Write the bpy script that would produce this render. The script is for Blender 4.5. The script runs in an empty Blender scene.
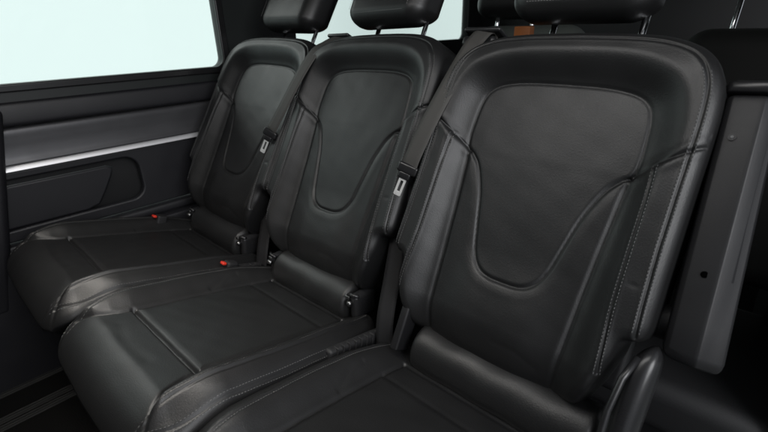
import bpy, math, random
import numpy as np
from mathutils import Matrix, Vector
random.seed(4); np.random.seed(4)
C = bpy.context.scene.collection
R_ = math.radians

# ------------------------------------------------------------------ materials
def mat(name, base, rough=.5, metal=0., spec=.5, grain=None, wrinkle=None, coat=0., var=0., roughvar=0.):
    m = bpy.data.materials.new(name); m.use_nodes = True
    nt = m.node_tree; N = nt.nodes; L = nt.links
    b = N['Principled BSDF']
    b.inputs['Base Color'].default_value = (*base, 1)
    b.inputs['Roughness'].default_value = rough
    b.inputs['Metallic'].default_value = metal
    b.inputs['Specular IOR Level'].default_value = spec
    b.inputs['Coat Weight'].default_value = coat
    tc = N.new('ShaderNodeTexCoord')
    last = None
    if wrinkle:
        n = N.new('ShaderNodeTexNoise'); n.inputs['Scale'].default_value = wrinkle[0]
        n.inputs['Detail'].default_value = 5; n.inputs['Distortion'].default_value = .6
        L.new(tc.outputs['Object'], n.inputs['Vector'])
        bp = N.new('ShaderNodeBump'); bp.inputs['Distance'].default_value = wrinkle[1]
        bp.inputs['Strength'].default_value = wrinkle[2] if len(wrinkle) > 2 else .6
        L.new(n.outputs['Fac'], bp.inputs['Height']); last = bp
    if grain:
        v = N.new('ShaderNodeTexVoronoi'); v.inputs['Scale'].default_value = grain[0]
        v.feature = 'SMOOTH_F1'
        L.new(tc.outputs['Object'], v.inputs['Vector'])
        bp = N.new('ShaderNodeBump'); bp.inputs['Distance'].default_value = grain[1]
        bp.inputs['Strength'].default_value = .7
        L.new(v.outputs['Distance'], bp.inputs['Height'])
        if last: L.new(last.outputs['Normal'], bp.inputs['Normal'])
        last = bp
    if last: L.new(last.outputs['Normal'], b.inputs['Normal'])
    if var:
        n = N.new('ShaderNodeTexNoise'); n.inputs['Scale'].default_value = 9; n.inputs['Detail'].default_value = 6
        L.new(tc.outputs['Object'], n.inputs['Vector'])
        r = N.new('ShaderNodeMapRange'); r.inputs['From Min'].default_value = .3; r.inputs['From Max'].default_value = .7
        r.inputs['To Min'].default_value = 1 - var; r.inputs['To Max'].default_value = 1 + var
        L.new(n.outputs['Fac'], r.inputs['Value'])
        mx = N.new('ShaderNodeVectorMath'); mx.operation = 'SCALE'; mx.inputs[0].default_value = base
        L.new(r.outputs['Result'], mx.inputs['Scale']); L.new(mx.outputs['Vector'], b.inputs['Base Color'])
    if roughvar:
        n = N.new('ShaderNodeTexNoise'); n.inputs['Scale'].default_value = 14; n.inputs['Detail'].default_value = 8
        L.new(tc.outputs['Object'], n.inputs['Vector'])
        r = N.new('ShaderNodeMapRange'); r.inputs['From Min'].default_value = .3; r.inputs['From Max'].default_value = .7
        r.inputs['To Min'].default_value = rough - roughvar; r.inputs['To Max'].default_value = rough + roughvar
        L.new(n.outputs['Fac'], r.inputs['Value']); L.new(r.outputs['Result'], b.inputs['Roughness'])
    return m

LEATHER = mat('black_leather', (.0095, .0096, .0100), .44, spec=.5, grain=(560, .00026), wrinkle=(13, .0006, .3), var=.04, roughvar=.03)
THREAD = mat('grey_thread', (.17, .17, .17), .7)
PLASTIC = mat('black_grained_plastic', (.009, .009, .010), .46, spec=.38, grain=(1100, .00015), roughvar=.04)
GLOSSPL = mat('smooth_black_plastic', (.014, .014, .015), .30, roughvar=.05)
DARKPL = mat('dull_black_plastic', (.010, .010, .011), .6, grain=(700, .0002))
CHROME = mat('chrome', (.75, .76, .78), .12, metal=1)
BLADE = mat('zinc_plated_steel', (.85, .85, .84), .42, metal=.6)
STEEL = mat('brushed_steel', (.22, .22, .22), .32, metal=1, roughvar=.08)
SATIN = mat('satin_anthracite_trim', (.075, .075, .08), .42, metal=.5, spec=.6, wrinkle=(60, .0006, .3), roughvar=.05)
ALU = mat('polished_aluminium_strip', (.86, .86, .88), .45, metal=.6)
GROUND = mat('grey_concrete', (.16, .16, .155), .8, wrinkle=(8, .003))
CARPET = mat('black_carpet', (.004, .004, .004), .95, grain=(420, .002), spec=.15)
PANEL = mat('soft_touch_side_panel', (.012, .012, .015), .50, grain=(800, .0003), roughvar=.04)
REDPL = mat('red_plastic', (.62, .035, .018), .4)
WOOD = mat('orange_brown_wood', (.42, .13, .025), .55, wrinkle=(20, .001), var=.25)
LITUP = mat('window_lit_rear_upholstery', (.075, .085, .078), .6, grain=(500, .0003))  # window light on the rear seat is put into this lighter colour
REAR = mat('dark_rear_upholstery', (.020, .020, .019), .7, grain=(500, .0003))
HOLESHADE = mat('hole_shade_black', (.001, .001, .001), 1., spec=0)  # flat black that paints the shade of a screw recess
SEAL = mat('rubber_seal', (.014, .017, .017), .45)
RAIL = mat('dull_floor_rail', (.05, .05, .048), .5, metal=.6)
HEADL = mat('grey_headliner', (.30, .30, .29), .9, grain=(500, .0005))

WEBD = mat('dark_webbing', (.008, .008, .009), .7, spec=.3)
WEB = mat('seat_belt_webbing', (.050, .048, .045), .62, spec=.35)
nt = WEB.node_tree; w = nt.nodes.new('ShaderNodeTexWave'); w.inputs['Scale'].default_value = 260
w.inputs['Distortion'].default_value = .4
t = nt.nodes.new('ShaderNodeTexCoord'); nt.links.new(t.outputs['UV'], w.inputs['Vector'])
bp = nt.nodes.new('ShaderNodeBump'); bp.inputs['Distance'].default_value = .0004
nt.links.new(w.outputs['Fac'], bp.inputs['Height']); nt.links.new(bp.outputs['Normal'], nt.nodes['Principled BSDF'].inputs['Normal'])

GLASS = bpy.data.materials.new('window_glass'); GLASS.use_nodes = True
nt = GLASS.node_tree; nt.nodes.remove(nt.nodes['Principled BSDF'])
tr = nt.nodes.new('ShaderNodeBsdfTransparent'); tr.inputs[0].default_value = (.97, .99, .985, 1)
gl = nt.nodes.new('ShaderNodeBsdfGlossy'); gl.inputs['Roughness'].default_value = .02
fr = nt.nodes.new('ShaderNodeFresnel'); fr.inputs['IOR'].default_value = 1.3
mx = nt.nodes.new('ShaderNodeMixShader')
nt.links.new(fr.outputs[0], mx.inputs[0]); nt.links.new(tr.outputs[0], mx.inputs[1]); nt.links.new(gl.outputs[0], mx.inputs[2])
nt.links.new(mx.outputs[0], nt.nodes['Material Output'].inputs[0])

# ------------------------------------------------------------------ mesh helpers
class MB:
    """collects vertices and faces of one mesh"""
    def __init__(s): s.v = []; s.f = []; s.m = []; s.n = 0
    def add(s, v, f, mi=0, flip=False):
        v = np.asarray(v, float).reshape(-1, 3); s.v.append(v)
        for q in f:
            q = tuple(int(i) + s.n for i in q); s.f.append(q[::-1] if flip else q); s.m.append(mi)
        s.n += len(v)
    def xf(s, fn): s.v = [fn(a) for a in s.v]; return s
    def build(s, name, mats, parent=None, smooth=True, matrix=None, sharp=None):
        me = bpy.data.meshes.new(name)
        V = np.concatenate(s.v); me.from_pydata(V.tolist(), [], s.f)
        if not isinstance(mats, (list, tuple)): mats = [mats]
        for q in mats: me.materials.append(q)
        me.polygons.foreach_set('material_index', s.m)
        me.update()
        import bmesh
        bm = bmesh.new(); bm.from_mesh(me); bmesh.ops.recalc_face_normals(bm, faces=bm.faces); bm.to_mesh(me); bm.free()
        if smooth:
            me.polygons.foreach_set('use_smooth', [True] * len(me.polygons))
            if sharp: me.set_sharp_from_angle(angle=R_(sharp))
        o = bpy.data.objects.new(name, me); C.objects.link(o)
        if parent: o.parent = parent
        if matrix is not None: o.matrix_basis = matrix
        return o

def rbox(size, r, n=5, c=(0, 0, 0), rot=None):
    """rounded box: a subdivided cube whose points sit r off an inner box"""
    h = np.array(size, float) / 2; r = min(r, *(h * .999)); inner = h - r
    k = np.concatenate([-1 + .0 * np.arange(1), np.linspace(-1, 1, 2)])
    t = np.linspace(-math.pi / 4, math.pi / 4, n)
    a = np.tan(t)
    verts = []; faces = []; idx = {}
    def vert(dirv, sg):
        d = dirv / np.linalg.norm(dirv); p = inner * sg + r * d
        key = tuple(np.round(p, 6))
        if key not in idx: idx[key] = len(verts); verts.append(p)
        return idx[key]
    # per face: param grid with splitting at corners
    g = [(-1, x) for x in a[: n // 2 + 1]] + [(1, x) for x in a[n // 2:]]
    for ax in range(3):
        for sd in (-1, 1):
            u, v = (ax + 1) % 3, (ax + 2) % 3
            grid = []
            for (su, x) in g:
                row = []
                for (sv, y) in g:
                    d = np.zeros(3); d[ax] = sd; d[u] = x; d[v] = y
                    s_ = np.zeros(3); s_[ax] = sd; s_[u] = su; s_[v] = sv
                    row.append(vert(d, s_))
                grid.append(row)
            for i in range(len(g) - 1):
                for j in range(len(g) - 1):
                    q = [grid[i][j], grid[i + 1][j], grid[i + 1][j + 1], grid[i][j + 1]]
                    q2 = []
                    for x in q:
                        if x not in q2: q2.append(x)
                    if len(q2) > 2: faces.append(q2)
    V = np.array(verts)
    if rot is not None: V = V @ np.array(rot.to_3x3()).T
    return V + np.array(c), faces

def tube(path, r, n=10, caps=True):
    P = np.array(path, float); T = np.gradient(P, axis=0); T /= np.linalg.norm(T, axis=1)[:, None]
    rr = np.full(len(P), r) if np.isscalar(r) else np.array(r)
    a = np.array([0, 0, 1.]) if abs(T[0][2]) < .9 else np.array([1., 0, 0])
    V = []; F = []
    nn = np.cross(T[0], a); nn /= np.linalg.norm(nn)
    for i in range(len(P)):
        nn = nn - T[i] * (nn @ T[i]); nn /= np.linalg.norm(nn); bb = np.cross(T[i], nn)
        for k in range(n):
            t = 2 * math.pi * k / n; V.append(P[i] + rr[i] * (math.cos(t) * nn + math.sin(t) * bb))
    for i in range(len(P) - 1):
        for k in range(n): F.append((i * n + k, i * n + (k + 1) % n, (i + 1) * n + (k + 1) % n, (i + 1) * n + k))
    if caps: F.append(tuple(range(n))[::-1]); F.append(tuple((len(P) - 1) * n + k for k in range(n)))
    return V, F

def catmull(pts, n=12):
    P = np.array(pts, float); Q = np.vstack([2 * P[0] - P[1], P, 2 * P[-1] - P[-2]]); out = []
    for i in range(1, len(Q) - 2):
        p0, p1, p2, p3 = Q[i - 1:i + 3]
        for t in np.linspace(0, 1, n, endpoint=False):
            out.append(.5 * (2 * p1 + (p2 - p0) * t + (2 * p0 - 5 * p1 + 4 * p2 - p3) * t * t + (3 * p1 - p0 - 3 * p2 + p3) * t ** 3))
    out.append(P[-1]); return np.array(out)

def resample(P, n, closed=False):
    P = np.array(P, float)
    if closed: P = np.vstack([P, P[:1]])
    L = np.concatenate([[0], np.cumsum(np.linalg.norm(np.diff(P, axis=0), axis=1))])
    t = np.linspace(0, L[-1], n + 1)[:-1] if closed else np.linspace(0, L[-1], n)
    return np.stack([np.interp(t, L, P[:, k]) for k in range(P.shape[1])], 1)

def ribbon(path, widthdir, w, th=.0014, nw=5):
    """webbing: a thin flat band with real thickness and a UV along it"""
    P = np.array(path, float); Wd = np.array(widthdir, float)
    if Wd.ndim == 1: Wd = np.tile(Wd, (len(P), 1))
    T = np.gradient(P, axis=0); T /= np.linalg.norm(T, axis=1)[:, None]
    Wd = Wd - T * (Wd * T).sum(1)[:, None]; Wd /= np.linalg.norm(Wd, axis=1)[:, None]
    Nn = np.cross(T, Wd); ww = np.full(len(P), w) if np.isscalar(w) else np.array(w)
    V = []; F = []; k = 2 * nw
    for i in range(len(P)):
        for j in range(nw): V.append(P[i] + Wd[i] * ww[i] * (j / (nw - 1) - .5) + Nn[i] * th / 2)
        for j in range(nw)[::-1]: V.append(P[i] + Wd[i] * ww[i] * (j / (nw - 1) - .5) - Nn[i] * th / 2)
    for i in range(len(P) - 1):
        for j in range(k): F.append((i * k + j, i * k + (j + 1) % k, (i + 1) * k + (j + 1) % k, (i + 1) * k + j))
    F.append(tuple(range(k))); F.append(tuple((len(P) - 1) * k + j for j in range(k))[::-1])
    return V, F

def plate(name, loops, depth, bevel, material, parent=None, matrix=None):
    """flat plate with holes: a filled outline with real thickness and eased edges"""
    cu = bpy.data.curves.new(name + '_outline', 'CURVE'); cu.dimensions = '2D'; cu.fill_mode = 'BOTH'
    cu.extrude = depth / 2 - bevel; cu.bevel_depth = bevel; cu.bevel_resolution = 3; cu.offset = -bevel
    for lp in loops:
        s = cu.splines.new('POLY'); s.points.add(len(lp) - 1); s.use_cyclic_u = True
        for p, q in zip(s.points, lp): p.co = (q[0], q[1], 0, 1)
    tmp = bpy.data.objects.new(name, cu); C.objects.link(tmp)
    bpy.context.view_layer.update()
    me = bpy.data.meshes.new_from_object(tmp.evaluated_get(bpy.context.evaluated_depsgraph_get()))
    bpy.data.objects.remove(tmp); me.materials.clear(); me.materials.append(material); me.name = name
    o = bpy.data.objects.new(name, me); C.objects.link(o)
    if parent: o.parent = parent
    if matrix is not None: o.matrix_basis = matrix
    return o

def rrect(x0, y0, x1, y1, r, n=8):
    out = []
    for cx, cy, a in ((x1 - r, y0 + r, -90), (x1 - r, y1 - r, 0), (x0 + r, y1 - r, 90), (x0 + r, y0 + r, 180)):
        for k in range(n + 1):
            t = R_(a + 90 * k / n); out.append((cx + r * math.cos(t), cy + r * math.sin(t)))
    return out

def root(name, label, cat, loc=(0, 0, 0), group=None, matrix=None):
    o = bpy.data.objects.new(name, None); C.objects.link(o); o.location = loc
    if matrix is not None: o.matrix_world = matrix
    o.empty_display_size = .05; o['label'] = label; o['category'] = cat
    if group: o['group'] = group
    return o
def tag(o, label, cat=None, group=None, kind=None):
    if label: o['label'] = label
    if cat: o['category'] = cat
    if group: o['group'] = group
    if kind: o['kind'] = kind
    return o
def copy_tree(o, parent=None):
    c = o.copy(); C.objects.link(c)
    if parent: c.parent = parent
    for ch in list(o.children): copy_tree(ch, c)
    return c

# ------------------------------------------------------------------ upholstery: outline + height field
def dist_poly(U, V, P, closed=False):
    P = np.array(P, float)
    if closed: P = np.vstack([P, P[:1]])
    best = np.full(U.shape, 1e9)
    for a, b in zip(P[:-1], P[1:]):
        ab = b - a; L2 = ab @ ab + 1e-15
        t = np.clip(((U - a[0]) * ab[0] + (V - a[1]) * ab[1]) / L2, 0, 1)
        best = np.minimum(best, (U - a[0] - t * ab[0]) ** 2 + (V - a[1] - t * ab[1]) ** 2)
    return np.sqrt(best)
def inside(U, V, P):
    P = np.array(P, float); r = np.zeros(U.shape, bool)
    for a, b in zip(P, np.roll(P, -1, 0)):
        if a[1] == b[1]: continue
        c = ((a[1] > V) != (b[1] > V)) & (U < (b[0] - a[0]) * (V - a[1]) / (b[1] - a[1]) + a[0]); r ^= c
    return r
def ss(t): t = np.clip(t, 0, 1); return t * t * (3 - 2 * t)
def mirror(half):  # half from top centre to bottom centre on +u
    h = np.array(half, float); m = h[::-1].copy(); m[:, 0] *= -1
    return np.vstack([h, m[1:-1]])
def soft(U, V):  # low irregular waves of stuffed leather
    return (np.sin(U * 41 + 1.3 * np.sin(V * 23)) * np.sin(V * 37 + 1.7 * np.sin(U * 19 + 2)) * .00035
            + np.sin(U * 97 + V * 61) * np.sin(V * 83 - U * 31) * .00012)

def shell(outline, seg, hf, Rf, thick, back_in=.02, n=900, nq=110, bulge=.004, taper=0.):
    """closed cushion: front sheet from hf with rounded rim, skirt and back"""
    Cn = resample(outline, n, True); m0, m1 = np.array(seg[0]), np.array(seg[1]); ab = m1 - m0
    t = np.clip(((Cn - m0) @ ab) / (ab @ ab), 0, 1); M = m0 + t[:, None] * ab
    tt = np.linspace(0, 1, nq); q = 1 - (1 - tt) ** 1.5
    Pu = M[None, :, 0] + q[:, None] * (Cn - M)[None, :, 0]; Ps = M[None, :, 1] + q[:, None] * (Cn - M)[None, :, 1]
    H = height(Pu, Ps, outline, hf, Rf)
    rows = [np.stack([Pu, Ps, H], -1)]
    He = H[-1]; cen = M; out = (Cn - M); out /= np.linalg.norm(out, axis=1)[:, None] + 1e-9
    for k in (.12, .3, .5, .7, .86, .95):
        b = bulge * math.sin(math.pi * k) - taper * k; P = Cn + out * b
        rows.append(np.stack([P[:, 0], P[:, 1], He + (-thick - He) * k], -1)[None])
    for k in (.3, .7, 1.):
        P = Cn - out * (back_in * k + taper); rows.append(np.stack([P[:, 0], P[:, 1], np.full(n, -thick - .01 * math.sin(k * 1.57))], -1)[None])
    rows.append(np.stack([M[:, 0], M[:, 1], np.full(n, -thick - .012)], -1)[None])
    A = np.concatenate(rows); nr = A.shape[0]
    idx = np.arange(nr * n).reshape(nr, n); a = idx[:-1]; b = idx[1:]
    F = np.stack([a, b, np.roll(b, -1, 1), np.roll(a, -1, 1)], -1).reshape(-1, 4)
    return A.reshape(-1, 3), F.tolist()
def height(U, V, outline, hf, Rf):
    dl = dist_poly(U, V, outline, True); Rr = Rf(U, V); dd = np.minimum(dl, Rr)
    return hf(U, V) - (Rr - np.sqrt(np.maximum(Rr ** 2 - (Rr - dd) ** 2, 0)))

def stitches(mb, line, hfun, off=.0006, step=.0056, ln=.0034, r=.00044, mi=1):
    P = resample(line, max(4, int(sum(np.linalg.norm(np.diff(np.array(line), axis=0), axis=1)) / step)))
    T = np.gradient(P, axis=0); T /= np.linalg.norm(T, axis=1)[:, None]
    A = P - T * ln / 2; B = P + T * ln / 2
    ha = hfun(A[:, 0], A[:, 1]) + off; hb = hfun(B[:, 0], B[:, 1]) + off
    for i in range(len(P)):
        a = np.array([*A[i], ha[i]]); b = np.array([*B[i], hb[i]]); c = (a + b) / 2; c[2] += .0003
        d = b - a
        if np.linalg.norm(d) > .012: continue
        d /= np.linalg.norm(d); s1 = np.cross(d, [0, 0, 1.]); s1 /= np.linalg.norm(s1); s2 = np.cross(s1, d)
        V = []
        for p, k in ((a, .5), (c, 1.), (b, .5)):
            for ang in (0, 1, 2, 3, 4): 
                th = ang * 2 * math.pi / 5; V.append(p + k * r * (math.cos(th) * s1 + math.sin(th) * s2))
        F = [(j * 5 + k, j * 5 + (k + 1) % 5, (j + 1) * 5 + (k + 1) % 5, (j + 1) * 5 + k) for j in (0, 1) for k in range(5)]
        F += [(4, 3, 2, 1, 0), (10, 11, 12, 13, 14)]
        mb.add(V, F, mi)
def offset_line(L, d):
    L = resample(L, 80); T = np.gradient(L, axis=0); T /= np.linalg.norm(T, axis=1)[:, None]
    return L + np.stack([-T[:, 1], T[:, 0]], 1) * d
def mir(L): L = np.array(L, float).copy(); L[:, 0] *= -1; return L

# ---- backrest, in its own plane (u across, s up the back, d towards the sitter)
AL = R_(27.9)
def BP(a):
    a = np.asarray(a, float).reshape(-1, 3); u, s, d = a[:, 0], a[:, 1], a[:, 2]
    return np.stack([u, -.0635 + s * math.sin(AL) - d * math.cos(AL), s * math.cos(AL) + d * math.sin(AL)], 1)
BE = R_(11.3)
def CP(a):
    a = np.asarray(a, float).reshape(-1, 3); u, s, d = a[:, 0], a[:, 1], a[:, 2]
    return np.stack([u, -.133 - s * math.cos(BE) + d * math.sin(BE), -.02 + s * math.sin(BE) + d * math.cos(BE)], 1)

b_half = catmull([(0, .678), (.09, .676), (.155, .668), (.203, .646), (.231, .605), (.241, .545), (.242, .42), (.243, .30),
                  (.244, .25), (.243, .215), (.232, .197), (.212, .187), (.206, .15), (.188, .09), (.162, .052), (.09, .040), (0, .038)], 10)
B_OUT = mirror(b_half)
INS = mirror(catmull([(0, .583), (.061, .582), (.10, .578), (.128, .570), (.146, .555), (.154, .532), (.157, .50), (.158, .462), (.154, .441),
                      (.139, .429), (.124, .413), (.111, .388), (.097, .350), (.083, .290), (.073, .250), (.061, .226), (.045, .212), (.025, .206), (0, .205)], 6))
SH = catmull([(.150, .436), (.166, .448), (.190, .464), (.215, .480), (.238, .494)], 6)
IN = catmull([(.151, .434), (.147, .38), (.142, .31), (.137, .22), (.133, .13), (.128, .06)], 6)
S1 = catmull([(.184, .458), (.187, .40), (.188, .32), (.190, .24), (.194, .18), (.197, .13)], 6)
def inset_half(half, d):
    L = resample(half, 160); T = np.gradient(L, axis=0); T /= np.linalg.norm(T, axis=1)[:, None]
    return L + np.stack([T[:, 1], -T[:, 0]], 1) * d
S2 = inset_half(b_half, .019); S2 = np.vstack([S2[(S2[:, 1] > .33)], catmull([(.2245, .31), (.227, .25), (.230, .202)], 8)])
def b_h(U, V):
    A = np.abs(U); ins = inside(U, V, INS); e = dist_poly(U, V, INS, True); eo = np.where(ins, 0, e)
    up = .038 * ss((eo + .006) / .066) - .0006
    b = np.interp(V, [.06, .13, .22, .31, .38, .44], [.128, .133, .137, .142, .147, .151])
    lo = .036 * ss((A - b) / (.198 - b)) + .0012 * ss(eo / .04) * ss((b - A) / .012); lo = np.where(ins, 0, lo + .0012 * np.exp(-((eo - .016) / .012) ** 2) * ss((b - A) / .012))
    shl = np.interp(A, [0, .150, .166, .19, .215, .238, .3], [.43, .436, .448, .464, .48, .494, .53])
    k = 1 / (1 + np.exp(-(V - shl) / .0035)); k = np.where(A < .150, ss((V - .425) / .02), k)
    h = up * k + lo * (1 - k)
    h -= (.0044 - .0022 * ss((V - .44) / .03)) * np.exp(-(e / .0033) ** 2)
    h -= .0009 * np.exp(-((U - .207) / .007) ** 2 - ((V - .275) / .004) ** 2)
    fo = dist_poly(U, V, [(.10, .085), (.06, .10), (.02, .098)]); h -= .0010 * np.exp(-(fo / .006) ** 2)
    dsh = dist_poly(A, V, SH) + ins * .02; h -= .0030 * np.exp(-(dsh / .0024) ** 2); h += .0012 * np.exp(-((dsh - .009) / .007) ** 2)
    di = dist_poly(A, V, IN) + ins * .02; h -= .0030 * np.exp(-(di / .0045) ** 2)
    d1 = dist_poly(A, V, S1); h -= .0026 * np.exp(-(d1 / .0017) ** 2); h += .0010 * np.exp(-((d1 - .004) / .003) ** 2)
    d2 = dist_poly(A, V, S2); h -= .0030 * np.exp(-(d2 / .0018) ** 2); h += .0008 * np.exp(-((d2 - .005) / .003) ** 2)
    h -= .045 * np.clip((.13 - V) / .09, 0, 1) ** 2
    h -= .010 * ss((V - .60) / .08)
    h += .010 * ss((.26 - V) / .12) * ss((.13 - A) / .08)
    return h + soft(U + .3, V)
b_R = lambda U, V: np.full(U.shape, .021) + .010 * ss((V - .55) / .1)
def b_full(U, V): return height(np.asarray(U), np.asarray(V), B_OUT, b_h, b_R)

mbB = MB(); v, f = shell(B_OUT, ((0, .27), (0, .45)), b_h, b_R, .125, n=1000, nq=125); mbB.add(v, f)
for L in (S1, mir(S1)):
    stitches(mbB, offset_line(L, .0036), b_full); stitches(mbB, offset_line(L, -.0036), b_full)
for L in (offset_line(S2, .0045), offset_line(S2, -.0045)):
    L = L[(L[:, 1] > .205) & (L[:, 1] < .61)]
    stitches(mbB, L, b_full); stitches(mbB, mir(L), b_full)
mbB.xf(BP)

# ---- cushion, in its own plane (u across, s forward, d up)
c_half = catmull([(0, .424), (.10, .422), (.17, .420), (.213, .412), (.238, .388), (.2465, .34), (.2475, .22), (.247, .1), (.243, 0),
                  (.232, -.07), (.21, -.115), (.16, -.132), (0, -.135)], 10)
C_OUT = mirror(c_half)
PADF = np.array([(-.150, .284), (.150, .284)]); PADB = np.array([(-.146, -.006), (.146, -.006)])
CI = catmull([(.142, -.068), (.146, .0), (.150, .14), (.150, .284), (.157, .325), (.176, .365), (.205, .395), (.235, .42)], 8)
WELT = catmull([(.188, -.105), (.200, -.03), (.206, .10), (.204, .22), (.198, .31), (.191, .36), (.192, .40), (.197, .43)], 8)
CO2 = catmull([(.236, -.02), (.2405, .12), (.240, .25), (.236, .33), (.222, .375), (.20, .405)], 8)
BSEAM = np.array([(-.142, -.068), (.142, -.068)])
def c_h(U, V):
    A = np.abs(U)
    wl = np.interp(V, [-.105, -.03, .10, .22, .31, .36, .43], [.188, .200, .206, .204, .198, .191, .195])
    ci = np.interp(V, [-.068, 0, .14, .284, .325, .365, .395, .42], [.142, .146, .15, .15, .157, .176, .19, .195])
    amp = .034 * (1 - .75 * ss((V - .27) / .13)) * (.55 + .45 * ss((V + .12) / .16))
    h = amp * ss((A - ci + .004) / np.maximum(wl - ci, .02)) 
    h -= np.where(A > wl, .55 * (A - wl), 0)
    pad = (A < .150) & (V < .284) & (V > -.006)
    ep = np.minimum(np.minimum(.150 - A, .284 - V), V + .006)
    h += np.where(pad, .0028 * ss(ep / .018), 0)
    df = dist_poly(U, V, PADF); h -= .0100 * np.exp(-(df / .0038) ** 2); 
    db = dist_poly(U, V, PADB); h -= .0010 * np.exp(-(db / .005) ** 2)
    di = dist_poly(A, V, CI); h -= .0045 * np.exp(-(di / .0038) ** 2)
    dw = dist_poly(A, V, WELT); h += .0030 * np.exp(-(dw / .0018) ** 2) - .0020 * np.exp(-((dw - .0042) / .0018) ** 2)
    d2 = dist_poly(A, V, CO2); h -= .0022 * np.exp(-(d2 / .0018) ** 2)
    ds = dist_poly(U, V, BSEAM); h -= .0018 * np.exp(-(ds / .005) ** 2)
    fo = dist_poly(U, V, [(.155, .24), (.178, .20), (.186, .15)]); h -= .0014 * np.exp(-(fo / .005) ** 2)
    fo = dist_poly(U, V, [(-.16, .10), (-.175, .06), (-.18, .02)]); h -= .0014 * np.exp(-(fo / .005) ** 2)
    fo = dist_poly(U, V, [(-.10, .33), (-.02, .345), (.06, .335)]); h -= .0010 * np.exp(-(fo / .012) ** 2)
    return h + soft(U, V + .2) * 1.3
c_R = lambda U, V: .026 + .064 * ss((V - .27) / .12) * ss((.262 - np.abs(U)) / .06)
def c_full(U, V): return height(np.asarray(U), np.asarray(V), C_OUT, c_h, c_R)
mbC = MB(); v, f = shell(C_OUT, ((0, .11), (0, .18)), c_h, c_R, .150, n=1000, nq=125, bulge=-.004, taper=.085); mbC.add(v, f)
for L in (CO2, mir(CO2)):
    stitches(mbC, offset_line(L, .0035), c_full); stitches(mbC, offset_line(L, -.0035), c_full)
for L in (WELT[: -8], mir(WELT[: -8])): stitches(mbC, offset_line(L, .005 if L[0, 0] > 0 else -.005), c_full, step=.005)
mbC.xf(CP)

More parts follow.
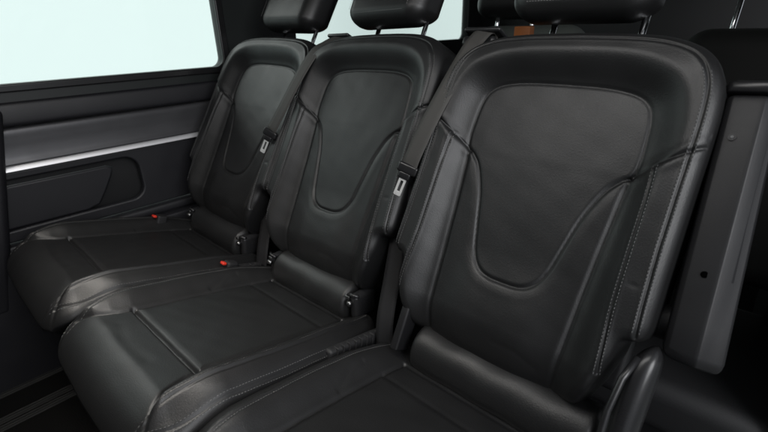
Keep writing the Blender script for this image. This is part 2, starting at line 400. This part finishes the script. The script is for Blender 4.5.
# ------------------------------------------------------------------ one seat with its parts
ENDLESS = dict()
def make_seat(name, label, M, group, hardware=True, rx=.145):
    t = root(name, label, 'car seat', group=group, matrix=M)
    back = mbB.build('backrest', [LEATHER, THREAD], t)
    cush = mbC.build('seat_cushion', [LEATHER, THREAD], t)
    # rear shell of the backrest
    v, f = rbox((.43, .56, .03), .014, c=(0, .36, -.138)); b = MB(); b.add(v, f); b.xf(BP).build('back_shell', PLASTIC, t)
    # padded roll in the gap between cushion and backrest
    rl = MB(); n = 60; nr = 28; V = []
    for i in range(n + 1):
        x = -.147 + (rx + .147) * i / n; e = min(i, n - i) / n * .29
        k = math.sqrt(max(0., 1 - (max(0, .012 - e) / .012) ** 2)) * .14 + .86 if e < .012 else 1.
        if i in (0, n): k = .80
        for j in range(nr):
            a = 2 * math.pi * j / nr
            rr = .053 * k * (1 + .015 * math.sin(x * 60 + a * 2))
            V.append((x, -.009 + rr * 1.03 * math.cos(a), -.013 + rr * 1.03 * math.sin(a)))
    F = [(i * nr + j, i * nr + (j + 1) % nr, (i + 1) * nr + (j + 1) % nr, (i + 1) * nr + j) for i in range(n) for j in range(nr)]
    F += [tuple(range(nr)), tuple(n * nr + j for j in range(nr))]
    rl.add(V, F); rl.build('lumbar_roll', LEATHER, t)
    # headrest and its two posts
    hr = MB(); v, f = rbox((.274, .215, .125), .046, n=13, c=(0, 0, 0))
    v = v.copy(); k = np.clip(-v[:, 1] / .1, -1, 1)
    v[:, 0] *= 1 - .06 * np.clip(k, 0, 1) ** 2
    v[:, 2] -= .35 * v[:, 0] ** 2 * 0 + .012 * k ** 2 * np.sign(v[:, 2])
    v[:, 1] += np.where(v[:, 1] < 0, -.28 * (v[:, 2] - .06), 0) * np.clip(-v[:, 1] / .1, 0, 1)
    hr.add(v + np.array([-.032, .812, -.043]), f)
    for sgn in (-1, 1):   # sewn centre panel
        L = [(-.032 + sgn * .102, .812 + yy, .0202) for yy in np.linspace(-.065, .08, 26)]
        for a in L: hr.add(np.array(rbox((.0011, .0036, .001), .0005, n=3)[0]) + np.array(a), rbox((.0011, .0036, .001), .0005, n=3)[1], 1)
    for xx in np.linspace(-.085, .085, 31):
        v2, f2 = rbox((.0036, .0011, .001), .0005, n=3); hr.add(v2 + np.array([-.032 + xx, .736, .0165]), f2, 1)
    head = hr.xf(BP).build('headrest', [LEATHER, THREAD], t)
    for sx in (-.082, .082):
        p = MB(); v, f = tube([(sx, s, -.058) for s in (.60, .66, .70, .76)], .0062, 14); p.add(v, f); p.xf(BP).build('headrest_post', CHROME, head)
    for sx in (-.082, .082):
        p = MB(); v, f = rbox((.030, .014, .026), .005, c=(sx, .672, -.058)); p.add(v, f); p.xf(BP).build('post_collar', DARKPL, t)
    # pivot fittings at the ends of the roll
    for sx in ((-1, 1) if hardware else ()):
        h = MB()
        v, f = rbox((.026, .072, .070), .018, n=7, c=(sx * .166, -.012, -.002)); h.add(v, f)
        v, f = tube([(sx * .152, -.040, .026), (sx * .165, -.046, .032), (sx * .180, -.038, .030)], .0050, 10); h.add(v, f)
        ob = h.build('pivot_bracket', GLOSSPL, t)
        s = MB(); v, f = tube([(sx * .158, -.052, .012), (sx * .170, -.056, .014)], .0065, 12); s.add(v, f)
        v, f = rbox((.014, .004, .008), .0015, c=(sx * .158, -.054, .028)); s.add(v, f)
        s.build('anchor_bolt', STEEL, ob)
    # plastic hinge cover with ribs on the side of the cushion
    h = MB(); v, f = rbox((.022, .17, .050), .008, c=(.248, -.02, -.010)); h.add(v, f)
    for k in range(9):
        v, f = rbox((.014, .004, .050), .0015, c=(.256, -.090 + .017 * k, -.0075)); h.add(v, f)
    h.xf(CP).build('hinge_cover', DARKPL, t)
    # pedestal down to the floor
    p = MB(); v, f = rbox((.40, .40, .14), .03, c=(0, -.25, -.235)); p.add(v, f)
    v, f = rbox((.34, .34, .14), .02, c=(0, -.22, -.345)); p.add(v, f)
    for sx in (-1, 1): v, f = rbox((.035, .46, .03), .006, c=(sx * .17, -.22, -.398)); p.add(v, f)
    p.build('pedestal', DARKPL, t)
    return t

def MX(rot, tr):
    m = Matrix([list(r) for r in rot]).to_4x4(); m.translation = Vector(tr); return m
I3 = [[1, 0, 0], [0, 1, 0], [0, 0, 1]]
MN = MX(I3, (.49580, -.00825, -.00600))
MM = MX([[.99965, .00664, -.02554], [-.00592, .99959, .02812], [.02571, -.02796, .99928]], (-.00307, -.00019, .00187))
MF = MX([[.99986, .00475, .01613], [-.00575, .99803, .06253], [-.01580, -.06262, .99791]], (-.49424, .00111, .00413))
G = 'black leather seats in the row'
near = make_seat('van_seat', 'large near black leather seat with folded up armrest at its right', MN, G, hardware=False, rx=.215)
mid = make_seat('van_seat', 'middle black leather seat between the near seat and the seat by the wall', MM, G)
[c for c in near.children if c.name.startswith('seat_cushion')][0].scale.x = 1.07
[c for c in mid.children if c.name.startswith('seat_cushion')][0].scale.x = 1.03
far = copy_tree(mid); far.matrix_world = MF
far['label'] = 'far black leather seat next to the side wall and window'

# ---- armrest folded up against the near seat
def loft(sections, closed_ends=True):
    V = []; F = []; n = len(sections[0])
    for s in sections: V += list(s)
    for i in range(len(sections) - 1):
        for k in range(n): F.append((i * n + k, i * n + (k + 1) % n, (i + 1) * n + (k + 1) % n, (i + 1) * n + k))
    if closed_ends: F.append(tuple(range(n))); F.append(tuple((len(sections) - 1) * n + k for k in range(n)))
    return V, F
def arm_section(s, u0, w, wd, grow=0.):
    key = [(0, -.085), (0, -.012), (.003, .0), (.010, .005), (w - .008, .010), (w - .002, .010), (w + .003, .005), (w + .012, -.002),
           (wd - .010, -.006), (wd - .002, -.012), (wd, -.024), (wd, -.085), (wd - .012, -.098), (.012, -.098)]
    cx, cd = wd / 2, -.045
    return [(u0 + cx + (a - cx) * (1 - grow), s, cd + (d - cd) * (1 - grow)) for a, d in key]
secs = []
for s, g in ((.188, .55), (.1885, .30), (.191, .14), (.197, .05), (.206, .0), (.25, 0), (.32, 0), (.40, 0), (.48, 0), (.54, 0), (.572, 0), (.580, .03), (.584, .09), (.585, .3)):
    t_ = (s - .19) / .40
    u0 = .2615 - .0240 * t_; w = .048 + .002 * t_; wd = .076 - .010 * t_
    secs.append(arm_section(s, u0, w, wd, g))
m = MB(); v, f = loft(secs); m.add(v, f)
arm = m.xf(BP).build('armrest', PLASTIC, near)
bv = arm.modifiers.new('edge', 'BEVEL'); bv.width = .0012; bv.segments = 2; bv.limit_method = 'ANGLE'; bv.angle_limit = R_(25)
secs = []
for s, g in ((.5885, .3), (.5886, .06), (.590, .02), (.600, .0), (.604, .03), (.606, .10), (.6065, .4)):
    secs.append(arm_section(s, .2345, .056, .076, g - .02))
m = MB(); v, f = loft(secs); m.add(v, f); m.xf(BP).build('armrest_cap', GLOSSPL, arm)
for (uu, s, rad) in ((.262, .520, .0052), (.283, .320, .0050)):
    m = MB()
    v, f = tube([(uu, s, .0062), (uu, s, .0087)], rad, 20); m.add(v, f)
    v, f = tube([(uu, s, .0080), (uu, s, .0092)], rad * .45, 6); m.add(v, f, 1)
    m.xf(BP).build('armrest_fixing', [GLOSSPL, CHROME] if s > .4 else [HOLESHADE, HOLESHADE], arm, sharp=30)  # lower one is a black disc painted as a shaded recess
# pivot of the armrest
m = MB(); v, f = tube([(.225, .235, -.05), (.270, .235, -.05)], .028, 24); m.add(v, f); m.xf(BP).build('armrest_pivot', DARKPL, near, sharp=40)

# ---- recliner lever cover beside the near seat
m = MB(); secs = []
path = [(.262, -.16), (.257, -.09), (.251, -.02), (.248, .05), (.2475, .10), (.2490, .145), (.2520, .175), (.2555, .192), (.2575, .1995)]
wid = [.016, .018, .020, .0215, .0225, .0215, .0175, .0100, .002]
P = catmull([(a, b) for a, b in path], 6); W = catmull([(x, 0) for x in wid], 6)[:, 0]
for (u, s), w_ in zip(P, W):
    secs.append([(u + w_ * math.copysign(abs(math.cos(a)) ** .8, math.cos(a)), s, -.01 + (w_ * 1.6) * math.copysign(abs(math.sin(a)) ** .9, math.sin(a))) for a in np.linspace(0, 2 * math.pi, 28, endpoint=False)])
v, f = loft(secs); m.add(v, f); lev = m.xf(BP).build('recliner_lever', GLOSSPL, near)
m = MB(); v, f = tube(BP([(.243, -.16, .03), (.236, -.06, .038), (.229, .03, .040), (.227, .09, .037), (.231, .14, .030), (.24, .175, .015)]), .0055, 10); m.add(v, f)
m.build('lever_release', GLOSSPL, lev)
# cover flap at the near seat's left hinge
m = MB(); v, f = rbox((.020, .105, .045), .006, c=(-.176, .045, -.010)); m.add(v, f); m.xf(BP).build('hinge_flap', PLASTIC, near)

# ------------------------------------------------------------------ seat belts
def belt(label, M, pts, low, tip, guide, wdir=(1, 0, -.15)):
    t = root('seat_belt', label, 'seat belt', group='seat belts hanging beside the seats', matrix=M)
    P = catmull(BP(pts), 10)
    m = MB(); v, f = ribbon(P, wdir, .040); m.add(v, f)
    web = m.build('webbing', WEB, t)
    m = MB(); P2 = catmull(BP(low), 10); v, f = ribbon(P2, (1, .25, -.1), .040); m.add(v, f); m.build('lower_webbing', WEBD, t)
    # tongue: black grip and metal blade with a slot
    a = BP([tip[0]])[0]; b = BP([tip[1]])[0]; Y = (b - a); L = np.linalg.norm(Y); Y /= L
    X = np.array([1., .35, 0]); X -= Y * (X @ Y); X /= np.linalg.norm(X); Z = np.cross(X, Y)
    fr = lambda q: a + q[:, :1] * X + q[:, 1:2] * Y + q[:, 2:3] * Z
    m = MB(); v, f = rbox((.048, .022, .014), .006, n=7, c=(.002, 0, 0)); m.add(v, f)
    v, f = rbox((.028, .016, .010), .004, n=5, c=(0, .016, 0)); m.add(v, f); m.xf(fr)
    m.build('tongue_grip', GLOSSPL, t)
    z0, z1 = .020, .020 + .030
    pl = plate('tongue_blade', [rrect(-.0085, .018, .0085, .062, .003), rrect(-.0034, .028, .0034, .052, .001)[::-1]], .0026, .0004, BLADE, t)
    pl.matrix_basis = Matrix([[X[0], Y[0], Z[0], a[0]], [X[1], Y[1], Z[1], a[1]], [X[2], Y[2], Z[2], a[2]], [0, 0, 0, 1]])
    # belt outlet on the shoulder of the backrest
    g = MB(); gu, gs, gd = guide
    v, f = rbox((.088, .010, .052), .005, n=7, c=(gu, gs + .004, gd)); g.add(v, f)
    v, f = rbox((.080, .024, .046), .009, n=7, c=(gu - .004, gs - .020, gd)); g.add(v, f)
    g.xf(BP).build('belt_outlet', GLOSSPL, t)
    return t
belt('grey belt with silver tongue in front of the gap between the near and middle seats', MN,
     [(-.212, .660, -.055), (-.214, .694, -.045), (-.214, .694, -.020), (-.213, .664, .004), (-.213, .635, .018), (-.222, .56, .034), (-.238, .47, .042), (-.252, .40, .040), (-.258, .372, .036)],
     [(-.262, .362, .022), (-.268, .31, .004), (-.262, .22, -.010), (-.245, .12, -.010), (-.225, .03, -.005), (-.205, -.05, -.02)],
     [(-.262, .365, .035), (-.270, .327, .030)], (-.222, .696, -.042))
belt('grey belt with silver tongue lying over the far seat beside the middle seat', MM,
     [(-.185, .655, -.055), (-.188, .690, -.045), (-.190, .688, -.020), (-.198, .655, .010), (-.205, .62, .034), (-.222, .545, .047), (-.246, .455, .050), (-.272, .39, .046), (-.284, .372, .042)],
     [(-.290, .362, .030), (-.300, .31, .008), (-.300, .22, -.02), (-.275, .12, -.03), (-.25, .03, -.03), (-.23, -.05, -.04)],
     [(-.286, .366, .042), (-.297, .330, .038)], (-.198, .690, -.040))

def buckle(label, M, u, s, d):
    t = root('belt_buckle', label, 'belt buckle', group='belt buckles between the cushions', matrix=M)
    a = CP([(u, s, d)])[0]; rot = Matrix.Rotation(R_(25), 3, 'X')
    m = MB(); v, f = rbox((.030, .034, .060), .007, n=7, c=a + np.array([0, .010, -.034]), rot=Matrix.Rotation(R_(-20), 3, 'X')); m.add(v, f); b = m.build('buckle_body', DARKPL, t)
    m = MB(); v, f = rbox((.018, .012, .008), .003, c=a + np.array([0, -.004, -.004]), rot=Matrix.Rotation(R_(-20), 3, 'X')); m.add(v, f); m.build('release_button', REDPL, b)
buckle('red button buckle at the back of the far cushion, wall side', MF, -.193, .031, .045)
buckle('red button buckle in the gap between the far and middle cushions', MF, .252, .022, .034)

# ------------------------------------------------------------------ side wall with window
WX = -.85
def wallM(x): return Matrix([[0, 0, 1, x], [1, 0, 0, 0], [0, 1, 0, 0], [0, 0, 0, 1]])   # plate (a, b) -> (y, z)
wall = root('van_side_wall', 'dark van side wall with large bright window above a silver strip', 'side wall', (WX, -.3, -.42))
wi = Matrix.Translation((-WX, .3, .42))
def W(o):
    b = o.matrix_basis.copy(); o.parent = wall; o.matrix_basis = wi @ b; return o
W(plate('window_surround', [[(-1.6, .40), (2.1, .40), (2.1, 1.12), (-1.6, 1.12)], rrect(-1.3, .487, .268, 1.06, .035)[::-1], rrect(.62, .53, 1.95, 1.06, .04)[::-1]], .05, .008, SEAL, matrix=wallM(WX - .012)))
gsk = W(plate('window_seal', [rrect(-1.32, .466, .29, 1.08, .05), rrect(-1.29, .4885, .262, 1.055, .034)[::-1]], .012, .004, GLOSSPL, matrix=wallM(WX + .0165)))
for (y0, y1, z0, z1) in ((-1.31, .28, .47, 1.07), (.61, 1.96, .52, 1.07)):
    m = MB(); v, f = rbox((.004, y1 - y0, z1 - z0), .001, 3, c=(WX - .020, (y0 + y1) / 2, (z0 + z1) / 2)); m.add(v, f); W(m.build('window_pane', GLASS))
def profile(name, pts, y0, y1, material, back=-.03, n=40):
    P = [(x, z) for x, z in catmull(pts, 6)]; P = P + [(P[-1][0] + back, P[-1][1]), (P[0][0] + back, P[0][1])]
    secs = [[(x, y, z) for x, z in P] for y in np.linspace(y0, y1, n)]
    m = MB(); v, f = loft(secs); m.add(v, f); return W(m.build(name, material, sharp=50))
profile('upper_panel', [(WX + .012, .440), (WX + .022, .434), (WX + .026, .42), (WX + .028, .395), (WX + .026, .378), (WX + .016, .372)], -1.6, 2.0, PANEL)
profile('accent_band', [(WX + .008, .370), (WX + .017, .366), (WX + .021, .356), (WX + .0215, .335), (WX + .022, .310), (WX + .025, .285), (WX + .030, .268), (WX + .022, .262)], -1.6, 2.0, SATIN)
profile('silver_strip', [(WX + .024, .2640), (WX + .029, .2638), (WX + .033, .2600), (WX + .0365, .2530), (WX + .036, .2490), (WX + .020, .2475)], -1.6, .30, ALU)
low = W(plate('lower_panel', [[(-1.6, .035), (2.0, .035), (2.0, .2465), (-1.6, .2465)], rrect(-1.35, .072, -.118, .222, .045)[::-1]], .024, .006, PANEL, matrix=wallM(WX + .008)))
m = MB(); v, f = rbox((.01, 1.27, .19), .002, c=(WX - .035, -.74, .147)); m.add(v, f); W(m.build('pocket_back', DARKPL))
W(plate('pocket_flap', [catmull([(-1.34, .075), (-.30, .072), (-.262, .082), (-.235, .12), (-.205, .17), (-.195, .196), (-.215, .205), (-1.34, .205)], 1).tolist()], .018, .007, PANEL, matrix=wallM(WX + .002)))
profile('sill_ledge', [(WX + .016, .032), (WX + .034, .030), (WX + .040, .022), (WX + .040, .004), (WX + .030, -.004), (WX + .050, -.010), (WX + .058, -.03), (WX + .060, -.2), (WX + .062, -.41)], -1.6, 2.0, PANEL, back=-.10)
m = MB(); v, f = rbox((.050, .22, .60), .022, n=7, c=(WX + .036, -.541, .130)); v[:, 1] -= .24 * (.433 - v[:, 2]); m.add(v, f); W(m.build('door_edge_trim', PANEL))

# ------------------------------------------------------------------ setting: floor, ceiling, rear cabin
def box(name, size, c, material, r=.004, parent=None):
    m = MB(); v, f = rbox(size, r, 3, c=c); m.add(v, f); return m.build(name, material, parent, sharp=40)
tag(box('floor', (1.80, 4.2, .04), (0, .2, -.4405), CARPET), 'black carpeted van floor', kind='structure')
tag(box('ceiling', (1.95, 3.84, .04), (0, .24, 1.15), HEADL), 'light grey headliner above the seats', kind='structure')
tag(box('tailgate_wall', (1.80, .05, 1.5), (0, 2.12, .33), DARKPL), 'dark closed rear end of the van', kind='structure')
rw = plate('right_wall', [[(.25, -.42), (2.1, -.42), (2.1, 1.11), (.25, 1.11)], rrect(.95, .50, 1.95, 1.04, .04)[::-1]], .05, .006, PANEL, matrix=wallM(.95))
tag(rw, 'dark right side lining with its window opening', kind='structure')
tag(plate('right_wall', [[(-1.62, -.42), (-.80, -.42), (-.80, 1.11), (-1.62, 1.11)]], .05, .006, PANEL, matrix=wallM(.95)), 'unseen dark right side lining added ahead of the door opening to cut its light', kind='structure')  # added out of view, narrows the light from the door
tag(box('front_light_blocker', (1.85, .05, 1.5), (0, -1.65, .33), PANEL), 'unseen dark panel added ahead of the seats to cut ambient light', kind='structure')  # added out of view to keep front light off the cushions
tag(box('ground', (14, 14, .05), (0, 0, -.75), GROUND), 'unseen grey concrete ground under the van, added to cut light from below', kind='structure')  # added out of view to stop light from below
for x, lab in ((-.785, 'dull floor rail nearest the side wall'), (-.66, 'dull floor rail second from the side wall'), (-.625, 'thin floor rail third from the side wall')):
    m = MB()
    for dx in (-.006, .006): v, f = rbox((.004, 2.4, .010), .001, 3, c=(x + dx, -.2, -.416)); m.add(v, f)
    v, f = rbox((.02, 2.4, .004), .001, 3, c=(x, -.2, -.4195)); m.add(v, f)
    tag(m.build('floor_rail', RAIL, sharp=40), lab, 'floor rail', 'rails let into the floor')

# rear row seats seen past the near seat
def rear_seat(cx, y, hw, top, label, hx=0., posts=(), hz=.0, cover=None):
    t = root('rear_seat', label, 'car seat', (cx, y, -.42), 'dark seats of the row behind')
    tilt = Matrix.Rotation(R_(-14), 3, 'X')
    m = MB(); v, f = rbox((2 * hw, .13, .62), .06, n=9, c=(0, 0, 0), rot=tilt); m.add(v, f)
    m.v[0][:, 2] += top - m.v[0][:, 2].max() + .42; m.build('backrest', cover or REAR, t)
    m = MB(); v, f = rbox((2 * hw, .46, .13), .04, n=9, c=(0, -.30, top - .155)); m.add(v, f); m.v[0][:, 2] += -.155; m.build('seat_cushion', DARKPL, t)
    h = MB(); v, f = rbox((.25, .11, .19), .045, n=9, c=(hx, .09, top + .42 + .115 + hz), rot=tilt); h.add(v, f); hd = h.build('headrest', LEATHER, t)
    for px in posts:
        m = MB(); v, f = tube([(px, .07, top + .39), (px, .075, top + .42), (px + .004, .09, top + .50 + hz)], .0065, 10); m.add(v, f); m.build('headrest_post', CHROME, hd)
    m = MB(); v, f = rbox((2 * hw - .06, .40, .24), .02, c=(0, -.25, .13)); m.add(v, f); m.build('pedestal', DARKPL, t)
rear_seat(.10, .80, .19, .606, 'dark rear row seat behind the left shoulder of the near seat', -.075, (-.13, .0), cover=LITUP)
rear_seat(.80, .78, .25, .590, 'dark rear row seat behind the armrest at the right', .05, (-.155, .12), .03)
# coloured things glimpsed behind
tag(box('wooden_board', (.050, .03, 1.025), (.180, .66, .093), WOOD, .004), 'orange brown upright board glimpsed behind the near headrest', 'board')
tag(box('wooden_board', (.10, .02, .985), (-.49, .60, .0725), WOOD, .004), 'tan upright board glimpsed above the middle seat shoulder', 'board')
sb = root('rear_side_trim', 'dark luggage area trim with a thin light edge beyond the armrest', 'trim panel', (.90, .8, -.42))
m = MB(); v, f = rbox((.10, .8, .44), .02, c=(.035, .25, .22)); m.add(v, f); m.build('trim_body', DARKPL, sb)
m = MB(); v, f = tube([(-.085, -.06, .515), (-.062, .0, .475), (-.035, .06, .43), (0, .12, .39)], .0022, 8); m.add(v, f); m.build('edge_strip', STEEL, sb)
m = MB(); v, f = rbox((.085, .012, .010), .003, c=(0, 0, 0), rot=Matrix.Rotation(R_(-8), 3, 'Y')); m.add(v + np.array([.845, .60, -.235]), f)
v, f = rbox((.02, .03, .175), .004, c=(.85, .61, -.328)); m.add(v, f)
tag(m.build('seat_rail_bracket', RAIL), 'dull metal bracket low behind the armrest', 'bracket')

# ------------------------------------------------------------------ light
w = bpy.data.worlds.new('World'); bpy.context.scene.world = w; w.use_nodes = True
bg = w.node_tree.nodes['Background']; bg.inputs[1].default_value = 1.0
wn = w.node_tree.nodes; wl_ = w.node_tree.links     # pale bright sky towards the windows, dimmed on the door side to cut fill
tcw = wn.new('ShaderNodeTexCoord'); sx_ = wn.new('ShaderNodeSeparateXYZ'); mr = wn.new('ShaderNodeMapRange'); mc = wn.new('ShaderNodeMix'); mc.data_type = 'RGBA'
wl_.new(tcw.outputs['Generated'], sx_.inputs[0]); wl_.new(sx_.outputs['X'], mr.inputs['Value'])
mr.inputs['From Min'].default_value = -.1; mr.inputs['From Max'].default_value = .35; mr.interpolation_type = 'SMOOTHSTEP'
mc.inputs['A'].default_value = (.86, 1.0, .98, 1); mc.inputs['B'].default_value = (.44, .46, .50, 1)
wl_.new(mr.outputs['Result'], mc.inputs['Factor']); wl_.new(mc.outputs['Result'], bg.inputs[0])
def area(name, loc, target, size, power, color=(1, 1, 1), sy=None):
    l = bpy.data.lights.new(name, 'AREA'); l.energy = power; l.color = color; l.size = size
    if sy: l.shape = 'RECTANGLE'; l.size_y = sy
    o = bpy.data.objects.new(name, l); C.objects.link(o); o.location = loc
    o.rotation_euler = (Vector(target) - Vector(loc)).to_track_quat('-Z', 'Y').to_euler()
area('door_fill_light', (2.2, -.7, 1.2), (.1, .1, .25), 1.1, 32, (.97, .98, 1))  # added area light for what comes in through the open door
area('overhead_key_light', (.28, -.38, 1.12), (.24, -.30, 0), 1.0, 5.5, (1, .985, .965), sy=.34)  # added key light from above, not a fitting of the van
area('cushion_fill_light', (-.10, -.60, 1.11), (-.12, -.36, 0), .90, 2.2, (1, .94, .86), sy=.30)  # added fill to brighten the middle and far cushions
bpy.data.lights['cushion_fill_light'].spread = R_(62)
area('left_fill_light', (-2.3, -.5, 1.95), (0, -.1, .2), 1.3, 13, (1, .985, .96))  # added out of view beyond the left window for side light

# ------------------------------------------------------------------ camera (fitted to the photograph)
cd = bpy.data.cameras.new('camera'); cam = bpy.data.objects.new('camera', cd); C.objects.link(cam)
fw = Vector((-.62738421, .67150097, -.39430383)); rt = Vector((.73695027, .6755873, -.02204755)); up = Vector((-.25158171, .3044146, .91871562))
m4 = Matrix([[rt[i], up[i], -fw[i], (.81613095, -.63123883, .61399452)[i]] for i in range(3)] + [[0, 0, 0, 1]])
cam.matrix_world = m4
cd.sensor_width = 36; cd.lens = 36 * 442.04 / 768; cd.clip_start = .02; cd.clip_end = 200
cd.dof.use_dof = True; cd.dof.focus_distance = 1.0; cd.dof.aperture_fstop = 4.5
sc = bpy.context.scene; sc.camera = cam
sc.view_settings.view_transform = 'Standard'; sc.view_settings.look = 'None'; sc.view_settings.exposure = 0; sc.view_settings.gamma = 1
sc.render.resolution_x = 1024; sc.render.resolution_y = 576
sc.render.engine = 'CYCLES'; sc.cycles.max_bounces = 8; sc.cycles.use_denoising = True
